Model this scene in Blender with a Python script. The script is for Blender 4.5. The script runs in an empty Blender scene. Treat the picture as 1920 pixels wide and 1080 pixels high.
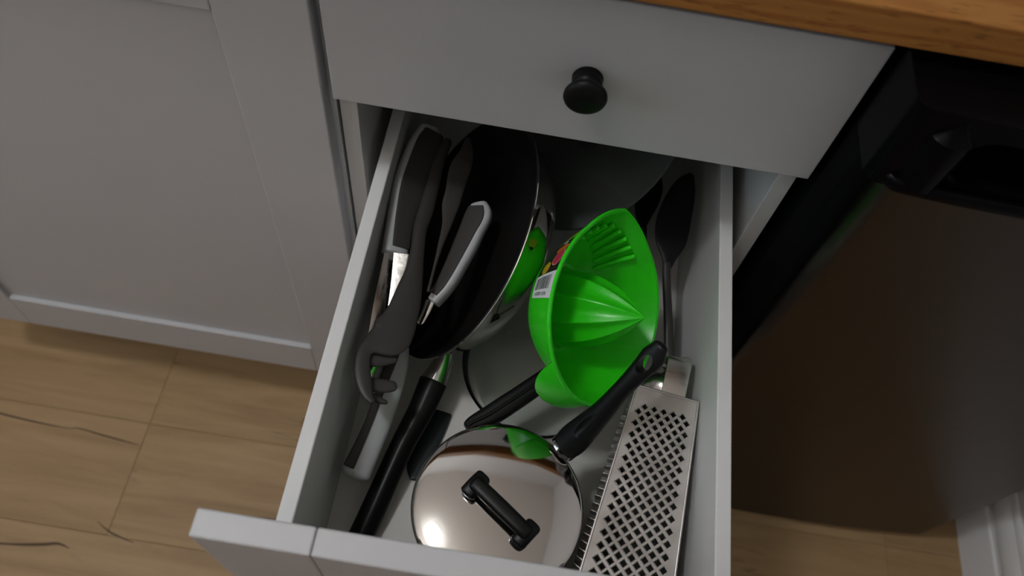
import bpy, bmesh, math, random
from mathutils import Vector, Matrix, geometry

random.seed(7)
scene = bpy.context.scene
COL = scene.collection

# ------------------------------------------------------------------ camera
cam_data = bpy.data.cameras.new('camera')
cam_data.sensor_width = 36.0
cam_data.lens = 1523.2 * 36.0 / 1920.0
cam_data.clip_start = 0.01
cam = bpy.data.objects.new('camera', cam_data)
COL.objects.link(cam)
cam.matrix_world = Matrix(((0.986146, -0.165695, -0.007864, 0.166702),
                           (0.139875, 0.856093, -0.497533, -0.447635),
                           (0.089171, 0.489540, 0.867409, 0.519982),
                           (0, 0, 0, 1)))
cam_data.dof.use_dof = True
cam_data.dof.focus_distance = 0.70
cam_data.dof.aperture_fstop = 5.0
scene.camera = cam

# ------------------------------------------------------------------ world, lights, exposure
world = bpy.data.worlds.new('world')
scene.world = world
world.use_nodes = True
world.node_tree.nodes['Background'].inputs['Color'].default_value = (0.55, 0.68, 0.9, 1)
world.node_tree.nodes['Background'].inputs['Strength'].default_value = 0.3
scene.view_settings.view_transform = 'Standard'
scene.view_settings.look = 'None'
scene.view_settings.gamma = 1.0
scene.view_settings.use_curve_mapping = False
scene.view_settings.exposure = 0.0
LAMP_POS = (-0.53, -0.26, 1.742)
LAMP_POWER = 65.0
FILL_UPLIGHT_POWER = 90.0


def area(name, loc, rot, size, power, color):
    d = bpy.data.lights.new(name, 'AREA')
    d.shape = 'RECTANGLE'
    d.size, d.size_y = size
    d.energy = power
    d.color = color
    o = bpy.data.objects.new(name, d)
    o.location = loc
    o.rotation_euler = rot
    COL.objects.link(o)
    return o


# daylight coming in through window_1 in the wall on the left
area('daylight', (-2.09, -0.95, 0.75), (0, math.radians(-90), 0), (1.0, 1.1), 9.0, (0.72, 0.86, 1.0))


# ------------------------------------------------------------------ materials
def new_mat(name):
    m = bpy.data.materials.new(name)
    m.use_nodes = True
    nt = m.node_tree
    return m, nt, nt.nodes['Principled BSDF']


def mat(name, color, rough=0.5, metal=0.0, var=0.0, vscale=30.0, bump=0.0, bscale=400.0, stretch=(1, 1, 1),
        spec=0.5, rvar=0.0, trans=0.0, ior=1.45, sss=0.0, coat=0.0):
    m, nt, b = new_mat(name)
    N, L = nt.nodes, nt.links
    b.inputs['Base Color'].default_value = (*color, 1)
    b.inputs['Roughness'].default_value = rough
    b.inputs['Metallic'].default_value = metal
    b.inputs['Specular IOR Level'].default_value = spec
    b.inputs['IOR'].default_value = ior
    b.inputs['Transmission Weight'].default_value = trans
    b.inputs['Coat Weight'].default_value = coat
    if sss:
        b.inputs['Subsurface Weight'].default_value = sss
        b.inputs['Subsurface Radius'].default_value = (0.3, 1.0, 0.3)
        b.inputs['Subsurface Scale'].default_value = 0.004
    tc = N.new('ShaderNodeTexCoord')
    mp = N.new('ShaderNodeMapping')
    mp.inputs['Scale'].default_value = stretch
    L.new(tc.outputs['Object'], mp.inputs['Vector'])
    if var or rvar:
        nz = N.new('ShaderNodeTexNoise')
        nz.inputs['Scale'].default_value = vscale
        nz.inputs['Detail'].default_value = 4
        L.new(mp.outputs['Vector'], nz.inputs['Vector'])
        if var:
            mr = N.new('ShaderNodeMapRange')
            mr.inputs['To Min'].default_value = 1 - var
            mr.inputs['To Max'].default_value = 1 + var
            mr.inputs['From Min'].default_value = 0.3
            mr.inputs['From Max'].default_value = 0.7
            L.new(nz.outputs['Fac'], mr.inputs['Value'])
            mx = N.new('ShaderNodeMix')
            mx.data_type = 'RGBA'
            mx.blend_type = 'MULTIPLY'
            mx.inputs['Factor'].default_value = 1
            mx.inputs[6].default_value = (*color, 1)
            L.new(mr.outputs['Result'], mx.inputs[7])
            L.new(mx.outputs[2], b.inputs['Base Color'])
        if rvar:
            r2 = N.new('ShaderNodeMapRange')
            r2.inputs['From Min'].default_value = 0.3
            r2.inputs['From Max'].default_value = 0.7
            r2.inputs['To Min'].default_value = max(0, rough - rvar)
            r2.inputs['To Max'].default_value = rough + rvar
            L.new(nz.outputs['Fac'], r2.inputs['Value'])
            L.new(r2.outputs['Result'], b.inputs['Roughness'])
    if bump:
        n2 = N.new('ShaderNodeTexNoise')
        n2.inputs['Scale'].default_value = bscale
        n2.inputs['Detail'].default_value = 2
        L.new(mp.outputs['Vector'], n2.inputs['Vector'])
        bp = N.new('ShaderNodeBump')
        bp.inputs['Strength'].default_value = bump
        bp.inputs['Distance'].default_value = 0.001
        L.new(n2.outputs['Fac'], bp.inputs['Height'])
        L.new(bp.outputs['Normal'], b.inputs['Normal'])
    return m


def ramp(nt, fac, stops):
    r = nt.nodes.new('ShaderNodeValToRGB')
    e = r.color_ramp.elements
    while len(e) > 1:
        e.remove(e[-1])
    e[0].position, e[0].color = stops[0][0], (*stops[0][1], 1)
    for p, c in stops[1:]:
        k = e.new(p)
        k.color = (*c, 1)
    nt.links.new(fac, r.inputs['Fac'])
    return r


def wood_floor():
    m, nt, b = new_mat('oak_plank')
    N, L = nt.nodes, nt.links
    tc = N.new('ShaderNodeTexCoord')
    oi = N.new('ShaderNodeObjectInfo')
    mul = N.new('ShaderNodeMath'); mul.operation = 'MULTIPLY'; mul.inputs[1].default_value = 37.0
    L.new(oi.outputs['Random'], mul.inputs[0])
    cmb = N.new('ShaderNodeCombineXYZ')
    for i in range(3):
        L.new(mul.outputs[0], cmb.inputs[i])
    add = N.new('ShaderNodeVectorMath')
    L.new(tc.outputs['Object'], add.inputs[0]); L.new(cmb.outputs[0], add.inputs[1])
    mp = N.new('ShaderNodeMapping'); mp.inputs['Scale'].default_value = (2.2, 26, 1)
    L.new(add.outputs[0], mp.inputs['Vector'])
    n1 = N.new('ShaderNodeTexNoise'); n1.inputs['Scale'].default_value = 1.6; n1.inputs['Detail'].default_value = 7
    n1.inputs['Roughness'].default_value = 0.62; n1.inputs['Distortion'].default_value = 0.5
    L.new(mp.outputs[0], n1.inputs['Vector'])
    c1 = ramp(nt, n1.outputs['Fac'], [(0.28, (0.26, 0.155, 0.066)), (0.5, (0.34, 0.212, 0.098)), (0.72, (0.40, 0.26, 0.130))])
    # dark filled cracks running with the grain
    mp2 = N.new('ShaderNodeMapping'); mp2.inputs['Scale'].default_value = (1.7, 15, 1); mp2.inputs['Location'].default_value = (4.3, 1.1, 0)
    L.new(add.outputs[0], mp2.inputs['Vector'])
    n2 = N.new('ShaderNodeTexNoise'); n2.inputs['Scale'].default_value = 1.5; n2.inputs['Detail'].default_value = 3; n2.inputs['Distortion'].default_value = 0.8
    L.new(mp2.outputs[0], n2.inputs['Vector'])
    sub = N.new('ShaderNodeMath'); sub.operation = 'SUBTRACT'; sub.inputs[1].default_value = 0.5
    L.new(n2.outputs['Fac'], sub.inputs[0])
    ab = N.new('ShaderNodeMath'); ab.operation = 'ABSOLUTE'; L.new(sub.outputs[0], ab.inputs[0])
    n3 = N.new('ShaderNodeTexNoise'); n3.inputs['Scale'].default_value = 3.2; n3.inputs['Detail'].default_value = 2
    L.new(add.outputs[0], n3.inputs['Vector'])
    line = N.new('ShaderNodeMapRange'); line.inputs['From Min'].default_value = 0.0; line.inputs['From Max'].default_value = 0.016
    line.inputs['To Min'].default_value = 1; line.inputs['To Max'].default_value = 0
    L.new(ab.outputs[0], line.inputs['Value'])
    gate = N.new('ShaderNodeMapRange'); gate.inputs['From Min'].default_value = 0.56; gate.inputs['From Max'].default_value = 0.64
    L.new(n3.outputs['Fac'], gate.inputs['Value'])
    g2 = N.new('ShaderNodeMath'); g2.operation = 'MULTIPLY'
    L.new(line.outputs[0], g2.inputs[0]); L.new(gate.outputs[0], g2.inputs[1])
    mx = N.new('ShaderNodeMix'); mx.data_type = 'RGBA'
    L.new(g2.outputs[0], mx.inputs['Factor']); L.new(c1.outputs[0], mx.inputs[6]); mx.inputs[7].default_value = (0.075, 0.045, 0.022, 1)
    L.new(mx.outputs[2], b.inputs['Base Color'])
    b.inputs['Roughness'].default_value = 0.55
    bp = N.new('ShaderNodeBump'); bp.inputs['Strength'].default_value = 0.15; bp.inputs['Distance'].default_value = 0.001
    L.new(n1.outputs['Fac'], bp.inputs['Height']); L.new(bp.outputs[0], b.inputs['Normal'])
    return m


def wood_beech():
    m, nt, b = new_mat('oiled_beech')
    N, L = nt.nodes, nt.links
    tc = N.new('ShaderNodeTexCoord')
    # flat-sawn growth rings: distance from a tilted pith line
    mp = N.new('ShaderNodeMapping'); mp.inputs['Scale'].default_value = (3.0, 9, 9); mp.inputs['Location'].default_value = (-1.75, -0.3, 1.2)
    mp.inputs['Rotation'].default_value = (0.0, 0.0, 0.12)
    L.new(tc.outputs['Object'], mp.inputs['Vector'])
    w = N.new('ShaderNodeTexWave'); w.wave_type = 'RINGS'; w.rings_direction = 'X'; w.inputs['Scale'].default_value = 2.3
    w.inputs['Distortion'].default_value = 2.5; w.inputs['Detail'].default_value = 2; w.inputs['Detail Scale'].default_value = 1.2
    L.new(mp.outputs[0], w.inputs['Vector'])
    mp2 = N.new('ShaderNodeMapping'); mp2.inputs['Scale'].default_value = (70, 520, 420)
    L.new(tc.outputs['Object'], mp2.inputs['Vector'])
    n = N.new('ShaderNodeTexNoise'); n.inputs['Scale'].default_value = 1.0; n.inputs['Detail'].default_value = 2
    L.new(mp2.outputs[0], n.inputs['Vector'])
    c = ramp(nt, w.outputs['Color'], [(0.0, (0.31, 0.125, 0.026)), (0.75, (0.34, 0.145, 0.032)), (1.0, (0.265, 0.098, 0.018))])
    fl = N.new('ShaderNodeMapRange'); fl.inputs['From Min'].default_value = 0.30; fl.inputs['From Max'].default_value = 0.42
    fl.inputs['To Min'].default_value = 0.62; fl.inputs['To Max'].default_value = 1.0
    L.new(n.outputs['Fac'], fl.inputs['Value'])
    mx = N.new('ShaderNodeMix'); mx.data_type = 'RGBA'; mx.blend_type = 'MULTIPLY'; mx.inputs['Factor'].default_value = 1
    L.new(c.outputs[0], mx.inputs[6]); L.new(fl.outputs[0], mx.inputs[7])
    L.new(mx.outputs[2], b.inputs['Base Color'])
    b.inputs['Roughness'].default_value = 0.55
    b.inputs['Specular IOR Level'].default_value = 0.3
    return m


def glass(name, color, rough=0.02):
    return mat(name, color, rough=rough, trans=1.0, ior=1.33)


M = {}
M['paint'] = mat('grey_foil', (0.47, 0.465, 0.475), 0.42, bump=0.06, bscale=900)
M['melamine'] = mat('white_melamine', (0.66, 0.66, 0.66), 0.45, bump=0.04, bscale=700)
M['drawer_floor'] = mat('drawer_floor_board', (0.60, 0.585, 0.56), 0.5, var=0.06, vscale=14)
M['wall'] = mat('wall_paint', (0.62, 0.61, 0.60), 0.8, bump=0.1, bscale=200)
M['ceiling'] = mat('ceiling_paint', (0.80, 0.775, 0.745), 0.9)
M['gloss_white'] = mat('white_gloss', (0.70, 0.69, 0.69), 0.3)
M['floor'] = wood_floor()
M['joint'] = mat('floor_joint', (0.17, 0.11, 0.06), 0.9)
M['crack'] = mat('dark_crack', (0.085, 0.05, 0.026), 0.7)
M['beech'] = wood_beech()
M['black_gloss'] = mat('black_gloss_plastic', (0.0025, 0.0022, 0.003), 0.24, spec=0.07)
M['black_side'] = mat('black_fridge_side', (0.0025, 0.0025, 0.003), 0.6, spec=0.05)
M['fridge_steel'] = mat('dark_brushed_steel', (0.085, 0.073, 0.063), 0.36, 1.0, stretch=(1, 1, 60), rvar=0.03, vscale=30)
M['knob'] = mat('black_knob', (0.004, 0.004, 0.004), 0.42, bump=0.05, spec=0.22)
M['steel'] = mat('polished_steel', (0.63, 0.605, 0.58), 0.06, 1.0, rvar=0.015, vscale=60)
M['brushed'] = mat('brushed_steel', (0.66, 0.63, 0.60), 0.20, 1.0, rvar=0.04, vscale=25, bump=0.02, bscale=300, stretch=(1, 14, 1))
M['grater'] = mat('grater_steel', (0.60, 0.565, 0.545), 0.36, 1.0, rvar=0.08, vscale=45, var=0.07)
M['bevel'] = mat('ground_steel', (0.46, 0.435, 0.41), 0.24, 1.0, var=0.2, vscale=160, rvar=0.06, bump=0.08, bscale=260)
M['grater_inside_shade'] = mat('shaded_grater_steel', (0.10, 0.095, 0.09), 0.6, 0.6)  # interior shade put into the colour, so the grater holes look dark
M['blade'] = mat('blade_steel', (0.62, 0.58, 0.54), 0.16, 1.0, rvar=0.05, vscale=120, var=0.1)
M['nonstick'] = mat('nonstick_coating', (0.008, 0.007, 0.0065), 0.5, bump=0.05, bscale=600, spec=0.3)
M['bakelite'] = mat('black_bakelite', (0.005, 0.005, 0.005), 0.38, bump=0.04, bscale=500, spec=0.3)
M['nylon'] = mat('grey_nylon', (0.036, 0.033, 0.031), 0.42, spec=0.35)
M['nylon_black'] = mat('black_nylon', (0.007, 0.007, 0.008), 0.42, spec=0.3)
M['slate'] = mat('slate_plastic', (0.010, 0.016, 0.02), 0.3, spec=0.35)
M['grip'] = mat('grey_rubber_grip', (0.042, 0.038, 0.035), 0.62, spec=0.3)
M['handle_white'] = mat('pale_handle_plastic', (0.42, 0.43, 0.44), 0.38)
M['green'] = mat('green_plastic', (0.025, 0.60, 0.008), 0.28, sss=0.35)
M['glass'] = glass('clear_glass', (0.93, 0.97, 0.95))
M['smoke_glass'] = mat('smoked_glass', (0.16, 0.18, 0.175), rough=0.12, trans=0.55, ior=1.45)
M['lbl_black'] = mat('label_black', (0.012, 0.011, 0.010), 0.4)
M['lbl_white'] = mat('label_white', (0.66, 0.67, 0.69), 0.4)
M['lbl_red'] = mat('label_red', (0.42, 0.02, 0.06), 0.4)
M['lbl_pink'] = mat('label_pink', (0.62, 0.32, 0.30), 0.4)
M['lbl_orange'] = mat('label_orange', (0.50, 0.12, 0.012), 0.4)
M['lbl_yellow'] = mat('label_yellow', (0.42, 0.27, 0.01), 0.4)
M['lbl_lime'] = mat('label_lime', (0.17, 0.36, 0.012), 0.4)


# ------------------------------------------------------------------ helpers
def link(name, me, parent=None, smooth=False, ang=None):
    o = bpy.data.objects.new(name, me)
    COL.objects.link(o)
    if parent is not None:
        o.parent = parent
    if smooth:
        me.polygons.foreach_set('use_smooth', [True] * len(me.polygons))
        if ang is not None:
            me.set_sharp_from_angle(angle=math.radians(ang))
    return o


def root_mat(p):
    """World matrix of an object whose parents' transforms are all in matrix_basis."""
    m = Matrix.Identity(4)
    while p is not None:
        m = p.matrix_basis @ m
        p = p.parent
    return m


def obj(name, bm, m, parent=None, smooth=False, ang=40, world=False):
    """Link a bmesh as one object. world=True: the bmesh is in world coordinates."""
    if world and parent is not None:
        bm.transform(root_mat(parent).inverted())
    bmesh.ops.recalc_face_normals(bm, faces=bm.faces[:])
    me = bpy.data.meshes.new(name)
    bm.to_mesh(me)
    bm.free()
    me.materials.append(M[m] if isinstance(m, str) else m)
    return link(name, me, parent, smooth, ang)


def thing(name, label, cat, loc=(0, 0, 0), matrix=None, group=None):
    o = bpy.data.objects.new(name, None)
    o.empty_display_size = 0.02
    COL.objects.link(o)
    o.matrix_basis = matrix if matrix is not None else Matrix.Translation(loc)
    o['label'] = label
    o['category'] = cat
    if group:
        o['group'] = group
    return o


def struct(o):
    o['kind'] = 'structure'
    return o


def box_bm(lo, hi, bevel=0.0, seg=2, bm=None):
    nb = bmesh.new()
    bmesh.ops.create_cube(nb, size=1.0)
    s = Vector(hi) - Vector(lo)
    c = (Vector(hi) + Vector(lo)) / 2
    for v in nb.verts:
        v.co = Vector((v.co.x * s.x, v.co.y * s.y, v.co.z * s.z)) + c
    if bevel:
        bmesh.ops.bevel(nb, geom=nb.edges[:], offset=bevel, segments=seg, affect='EDGES', profile=0.5, clamp_overlap=True)
    return merge(bm, nb)


def merge(bm, nb):
    if bm is None:
        return nb
    tmp = bpy.data.meshes.new('tmp')
    nb.to_mesh(tmp)
    nb.free()
    bm.from_mesh(tmp)
    bpy.data.meshes.remove(tmp)
    return bm


def lathe_bm(profile, seg=96, close=False, bm=None):
    """profile: list of (r, z), turned about local z."""
    nb = bmesh.new()
    rings = []
    for r, z in profile:
        if r < 1e-6:
            rings.append([nb.verts.new((0, 0, z))])
        else:
            rings.append([nb.verts.new((r * math.cos(2 * math.pi * i / seg), r * math.sin(2 * math.pi * i / seg), z)) for i in range(seg)])
    pairs = list(zip(rings, rings[1:]))
    if close:
        pairs.append((rings[-1], rings[0]))
    for a, b in pairs:
        for i in range(seg):
            j = (i + 1) % seg
            if len(a) == 1 and len(b) == 1:
                continue
            if len(a) == 1:
                nb.faces.new((a[0], b[i], b[j]))
            elif len(b) == 1:
                nb.faces.new((a[i], a[j], b[0]))
            else:
                nb.faces.new((a[i], a[j], b[j], b[i]))
    return merge(bm, nb)


def catmull(pts, n):
    """Resample a list of tuples with a Catmull-Rom spline, n points per span."""
    P = [pts[0]] + list(pts) + [pts[-1]]
    out = []
    for i in range(1, len(P) - 2):
        p0, p1, p2, p3 = P[i - 1], P[i], P[i + 1], P[i + 2]
        for k in range(n):
            t = k / n
            out.append(tuple(0.5 * (2 * b + (c - a) * t + (2 * a - 5 * b + 4 * c - d) * t * t + (3 * b - a - 3 * c + d) * t ** 3)
                             for a, b, c, d in zip(p0, p1, p2, p3)))
    out.append(tuple(pts[-1]))
    return out


def sweep_bm(path, normal, thick, expo=2.6, seg=20, n=5, cap=(0.35, 0.35), lift=0.0, bm=None):
    """Sweep a superellipse of width w (4th value of each path point) and given thickness along a path.
    normal: the broad face's direction (a vector or one per point); thick: number or function of t in 0..1;
    cap: length of the rounded ends as a share of the width there."""
    pts = catmull(path, n)
    P = [Vector(p[:3]) for p in pts]
    W = [p[3] for p in pts]
    N0 = Vector(normal).normalized()
    th = thick if callable(thick) else (lambda t: thick)
    rows = []
    m = len(P)
    for i in range(m):
        T = (P[min(i + 1, m - 1)] - P[max(i - 1, 0)]).normalized()
        B = T.cross(N0).normalized()
        Nn = B.cross(T).normalized()
        t = i / (m - 1)
        rows.append((P[i] + Nn * lift, B, Nn, T, W[i] / 2, th(t) / 2))
    full = []
    if cap[0]:
        c, B, Nn, T, w, h = rows[0]
        for a in (0.02, 0.35, 0.62, 0.85):
            full.append((c - T * (2 * w * cap[0] * (1 - a) if False else 2 * w * cap[0] * math.cos(a * math.pi / 2)), B, Nn, w * math.sin(a * math.pi / 2) ** 0.8, h * math.sin(a * math.pi / 2) ** 0.8))
    full += [(r[0], r[1], r[2], r[4], r[5]) for r in rows]
    if cap[1]:
        c, B, Nn, T, w, h = rows[-1]
        for a in (0.85, 0.62, 0.35, 0.02):
            full.append((c + T * 2 * w * cap[1] * math.cos(a * math.pi / 2), B, Nn, w * math.sin(a * math.pi / 2) ** 0.8, h * math.sin(a * math.pi / 2) ** 0.8))
    nb = bmesh.new()
    rings = []
    for c, B, Nn, w, h in full:
        ring = []
        for k in range(seg):
            a = 2 * math.pi * k / seg
            ca, sa = math.cos(a), math.sin(a)
            ring.append(nb.verts.new(c + B * (w * math.copysign(abs(ca) ** (2 / expo), ca)) + Nn * (h * math.copysign(abs(sa) ** (2 / expo), sa))))
        rings.append(ring)
    for a, b in zip(rings, rings[1:]):
        for k in range(seg):
            j = (k + 1) % seg
            nb.faces.new((a[k], a[j], b[j], b[k]))
    nb.faces.new(rings[0])
    nb.faces.new(rings[-1])
    return merge(bm, nb)


def drop(path, d, N):
    """Shift a strip path along a vector."""
    N = Vector(N).normalized()
    return [(p[0] + N.x * d, p[1] + N.y * d, p[2] + N.z * d, p[3]) for p in path]


def cut(o, bm):
    """Boolean difference with a bmesh given in the object's own coordinates."""
    bmesh.ops.recalc_face_normals(bm, faces=bm.faces[:])
    me = bpy.data.meshes.new('cutter')
    bm.to_mesh(me)
    bm.free()
    c = bpy.data.objects.new('cutter', me)
    COL.objects.link(c)
    c.matrix_world = root_mat(o)
    md = o.modifiers.new('cut', 'BOOLEAN')
    md.operation = 'DIFFERENCE'
    md.solver = 'EXACT'
    md.object = c
    bpy.context.view_layer.update()
    dg = bpy.context.evaluated_depsgraph_get()
    res = bpy.data.meshes.new_from_object(o.evaluated_get(dg))
    o.modifiers.clear()
    o.data = res
    bpy.data.objects.remove(c)
    bpy.data.meshes.remove(me)
    res.polygons.foreach_set('use_smooth', [True] * len(res.polygons))
    res.set_sharp_from_angle(angle=math.radians(40))


def frame_matrix(origin, z, x):
    z = Vector(z).normalized()
    x = Vector(x)
    x = (x - z * x.dot(z)).normalized()
    y = z.cross(x)
    return Matrix(((x.x, y.x, z.x, origin[0]), (x.y, y.y, z.y, origin[1]), (x.z, y.z, z.z, origin[2]), (0, 0, 0, 1)))


def text_tris(s, size=1.0):
    """Triangles (lists of 2D points) of a string set in the built-in font, centred."""
    cu = bpy.data.curves.new('txt', 'FONT')
    cu.body = s
    cu.size = size
    cu.align_x = 'CENTER'
    cu.align_y = 'CENTER'
    o = bpy.data.objects.new('txt', cu)
    COL.objects.link(o)
    bpy.context.view_layer.update()
    me = bpy.data.meshes.new_from_object(o.evaluated_get(bpy.context.evaluated_depsgraph_get()))
    me.calc_loop_triangles()
    tris = [[tuple(me.vertices[v].co[:2]) for v in t.vertices] for t in me.loop_triangles]
    bpy.data.objects.remove(o)
    bpy.data.meshes.remove(me)
    bpy.data.curves.remove(cu)
    return tris


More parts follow.
